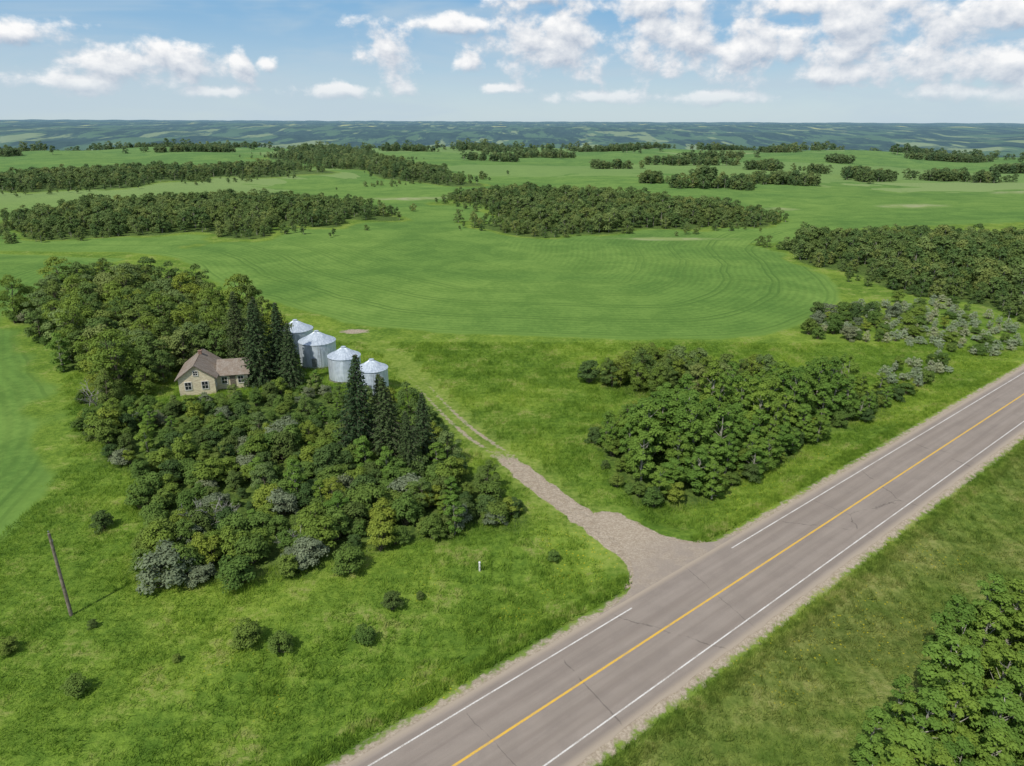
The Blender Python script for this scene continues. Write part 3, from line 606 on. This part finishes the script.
mb=MB(); mb.box((3.65,-1.84,1.0),(.85,.06,2.0)); mb.box((3.65,-1.88,2.08),(1.05,.1,.1)); mb.obj('door',[M_bark],parent=H)
mb=MB(); mb.box((-1.5,2.6,4.8),(.5,.5,1.1)); mb.box((-1.5,2.6,5.4),(.6,.6,.1)); mb.obj('chimney',[M_brick],parent=H)
# ---------------------------------------------------------------- pole, marker post
P_=link(bpy.data.objects.new('utility_pole',None)); P_.location=(-38.8,51.6,-.3); P_.rotation_euler=(math.radians(-1.),math.radians(-1.2),.3)
M_pole=simple('pole_wood',(.15,.12,.095),(.27,.23,.19),4.)
mb=MB(); mb.tube([(0,0,0),(0,0,4),(0,0,8.6)],[.16,.14,.11],12); mb.tube([(0,0,8.6),(0,0,8.64)],[.11,.01],12); mb.obj('pole',[M_pole],True,P_)
mb=MB(); mb.tube([(0,0,8.6),(0,0,8.75)],[.02,.02],6); mb.tube([(0,0,8.74),(0,0,8.80),(0,0,8.88)],[.05,.065,.03],8); mb.box((.13,0,7.9),(.06,.08,.2)); mb.obj('insulator_pin',[M_seam],parent=P_)
def post(name,x,y,h,r,mat,cap):
    e=link(bpy.data.objects.new(name,None)); e.location=(x,y,gz1(x,y))
    mb=MB(); mb.tube([(0,0,-.1),(0,0,h)],[r,r],10); mb.obj('post',[mat],True,e)
    mb=MB(); mb.tube([(0,0,h),(0,0,h+.12),(0,0,h+.2)],[r*1.25,r*1.25,.02],10); mb.box((0,-r-.01,h*.7),(r*1.6,.02,.25)); mb.obj('cap_and_label',[cap],parent=e)
M_pw=simple('painted_white_post',(.70,.70,.67),(.8,.8,.78),4.)
post('utility_marker_post',-3.1,58.9,.9,.09,M_pw,M_pw)
# ---------------------------------------------------------------- light + sky
el=math.radians(52); sx,sy=-.55,-.84; L=math.hypot(sx,sy); sx/=L; sy/=L
sd=Vector((sx*math.cos(el),sy*math.cos(el),math.sin(el)))
su=bpy.data.lights.new('sun','SUN'); su.energy=3.5; su.angle=math.radians(.6); su.color=(1,.95,.86)
so=link(bpy.data.objects.new('sun',su)); so.rotation_euler=sd.to_track_quat('Z','Y').to_euler(); so.location=(0,0,100)
w=bpy.data.worlds.new('World'); scene.world=w; w.use_nodes=True; t=NT(w.node_tree)
sky=t.n('ShaderNodeTexSky',sky_type='NISHITA'); sky.sun_disc=False; sky.sun_elevation=el; sky.sun_rotation=math.atan2(sx,sy); sky.altitude=600; sky.air_density=1.; sky.dust_density=.6; sky.ozone_density=1.5
D=t.v('NORMALIZE',t.n('ShaderNodeTexCoord').outputs['Generated']); ds=t.n('ShaderNodeSeparateXYZ',{0:D})
az=t.m('ARCTAN2',ds.outputs[0],ds.outputs[1]); elv=t.m('ARCSINE',ds.outputs[2])
CL=[(550,46,68,36),(530,2,50,16),(676,42,60,40),(745,50,36,36),(640,14,90,15),(850,38,84,40),(820,76,34,12),(940,44,64,30),(1010,62,48,30),(1000,20,66,18),(385,54,24,28),(150,66,76,21),(70,84,50,12),(238,68,13,16),(262,66,11,8),(466,66,18,11),(330,92,42,8),(405,91,20,8),(600,98,56,8),(215,94,36,7),(460,30,80,9),(790,12,90,14),(980,92,56,9),(720,97,46,8),(25,38,60,12),(500,90,28,6)]
def px(x,y):
    a=math.atan((x-512)/780.); return a,(123-y)*.00124*math.cos(a)
P0=t.n('ShaderNodeCombineXYZ',{0:az,1:elv,2:0.}).outputs[0]
def cum(P):
    nz=t.noise(t.v('MULTIPLY',P,(1.,1.35,1.)),21.,7,.57,.1); return t.m('MULTIPLY',t.m('SUBTRACT',nz,.5),3.6)
def blobs(P):
    out=None
    for (x,y,w_,h_) in CL:
        a,b=px(x,y); q=t.v('LENGTH',t.v('MULTIPLY',t.v('SUBTRACT',P,(a,b,0.)),(780./w_,800./h_,0.)))
        out=q if out is None else t.m('MINIMUM',out,q)
    return t.m('MAXIMUM',t.m('SUBTRACT',1.,out),-1.1)
P1=t.v('ADD',P0,(-.005,.011,0.))
d0=t.m('ADD',blobs(P0),cum(P0)); d1=t.m('ADD',blobs(P1),cum(P1))
alpha=t.mr(d0,-.2,.6); lit=t.m('ADD',.52,t.m('MULTIPLY',t.m('SUBTRACT',d0,d1),.6),clamp=True)
cc=t.mix(lit,(4.0,4.8,6.0),(9.8,9.8,9.8))
cc=t.mix(t.mr(elv,.0,.085,.55,0.),cc,(6.3,7.1,7.7))
def base(P):
    veil=t.mr(t.noise(t.v('MULTIPLY',P,(1.,5.,1.)),3.2,4,.6,.4),.40,.64,.05,.6)
    s=t.mix(t.mr(elv,.0,.15),t.mix(.8,sky.outputs[0],(5.4,6.8,7.6)),t.mix(.85,sky.outputs[0],(2.0,4.4,7.1)))
    return t.mix(veil,s,(5.0,6.2,7.2))
fin=t.mix(t.m('MULTIPLY',alpha,t.mr(elv,.0,.05,.3,1.)),base(P0),cc)
bgA=t.n('ShaderNodeBackground',{'Color':fin,'Strength':.1})
gP=t.v('MULTIPLY',P0,(1.,1.6,1.)); gnz=t.noise(gP,5.,5,.6)
s2=t.mix(.15,sky.outputs[0],(3.5,5.,6.8))
far=t.m('MAXIMUM',t.mr(t.m('ABSOLUTE',az),.64,.8),t.mr(elv,.20,.30))
s2=t.mix(t.m('MULTIPLY',t.mr(gnz,.50,.60),far),s2,(8.,8.3,8.8))
bgB=t.n('ShaderNodeBackground',{'Color':s2,'Strength':.1})
msk=t.m('MULTIPLY',t.mr(t.m('ABSOLUTE',az),.78,.64),t.mr(elv,.27,.18))
mx=t.n('ShaderNodeMixShader',{0:msk,1:bgB.outputs[0],2:bgA.outputs[0]})
o=t.n('ShaderNodeOutputWorld'); t.put(o.inputs[0],mx.outputs[0])
# ---------------------------------------------------------------- camera
cam=bpy.data.cameras.new('camera'); cam.sensor_width=36; cam.lens=24.93; cam.clip_start=.5; cam.clip_end=120000
co=link(bpy.data.objects.new('camera',cam)); co.matrix_world=Matrix.Translation((0,0,41))@Matrix.Rotation(math.radians(69.8),4,'X')@Matrix.Rotation(math.radians(.22),4,'Z')
scene.camera=co
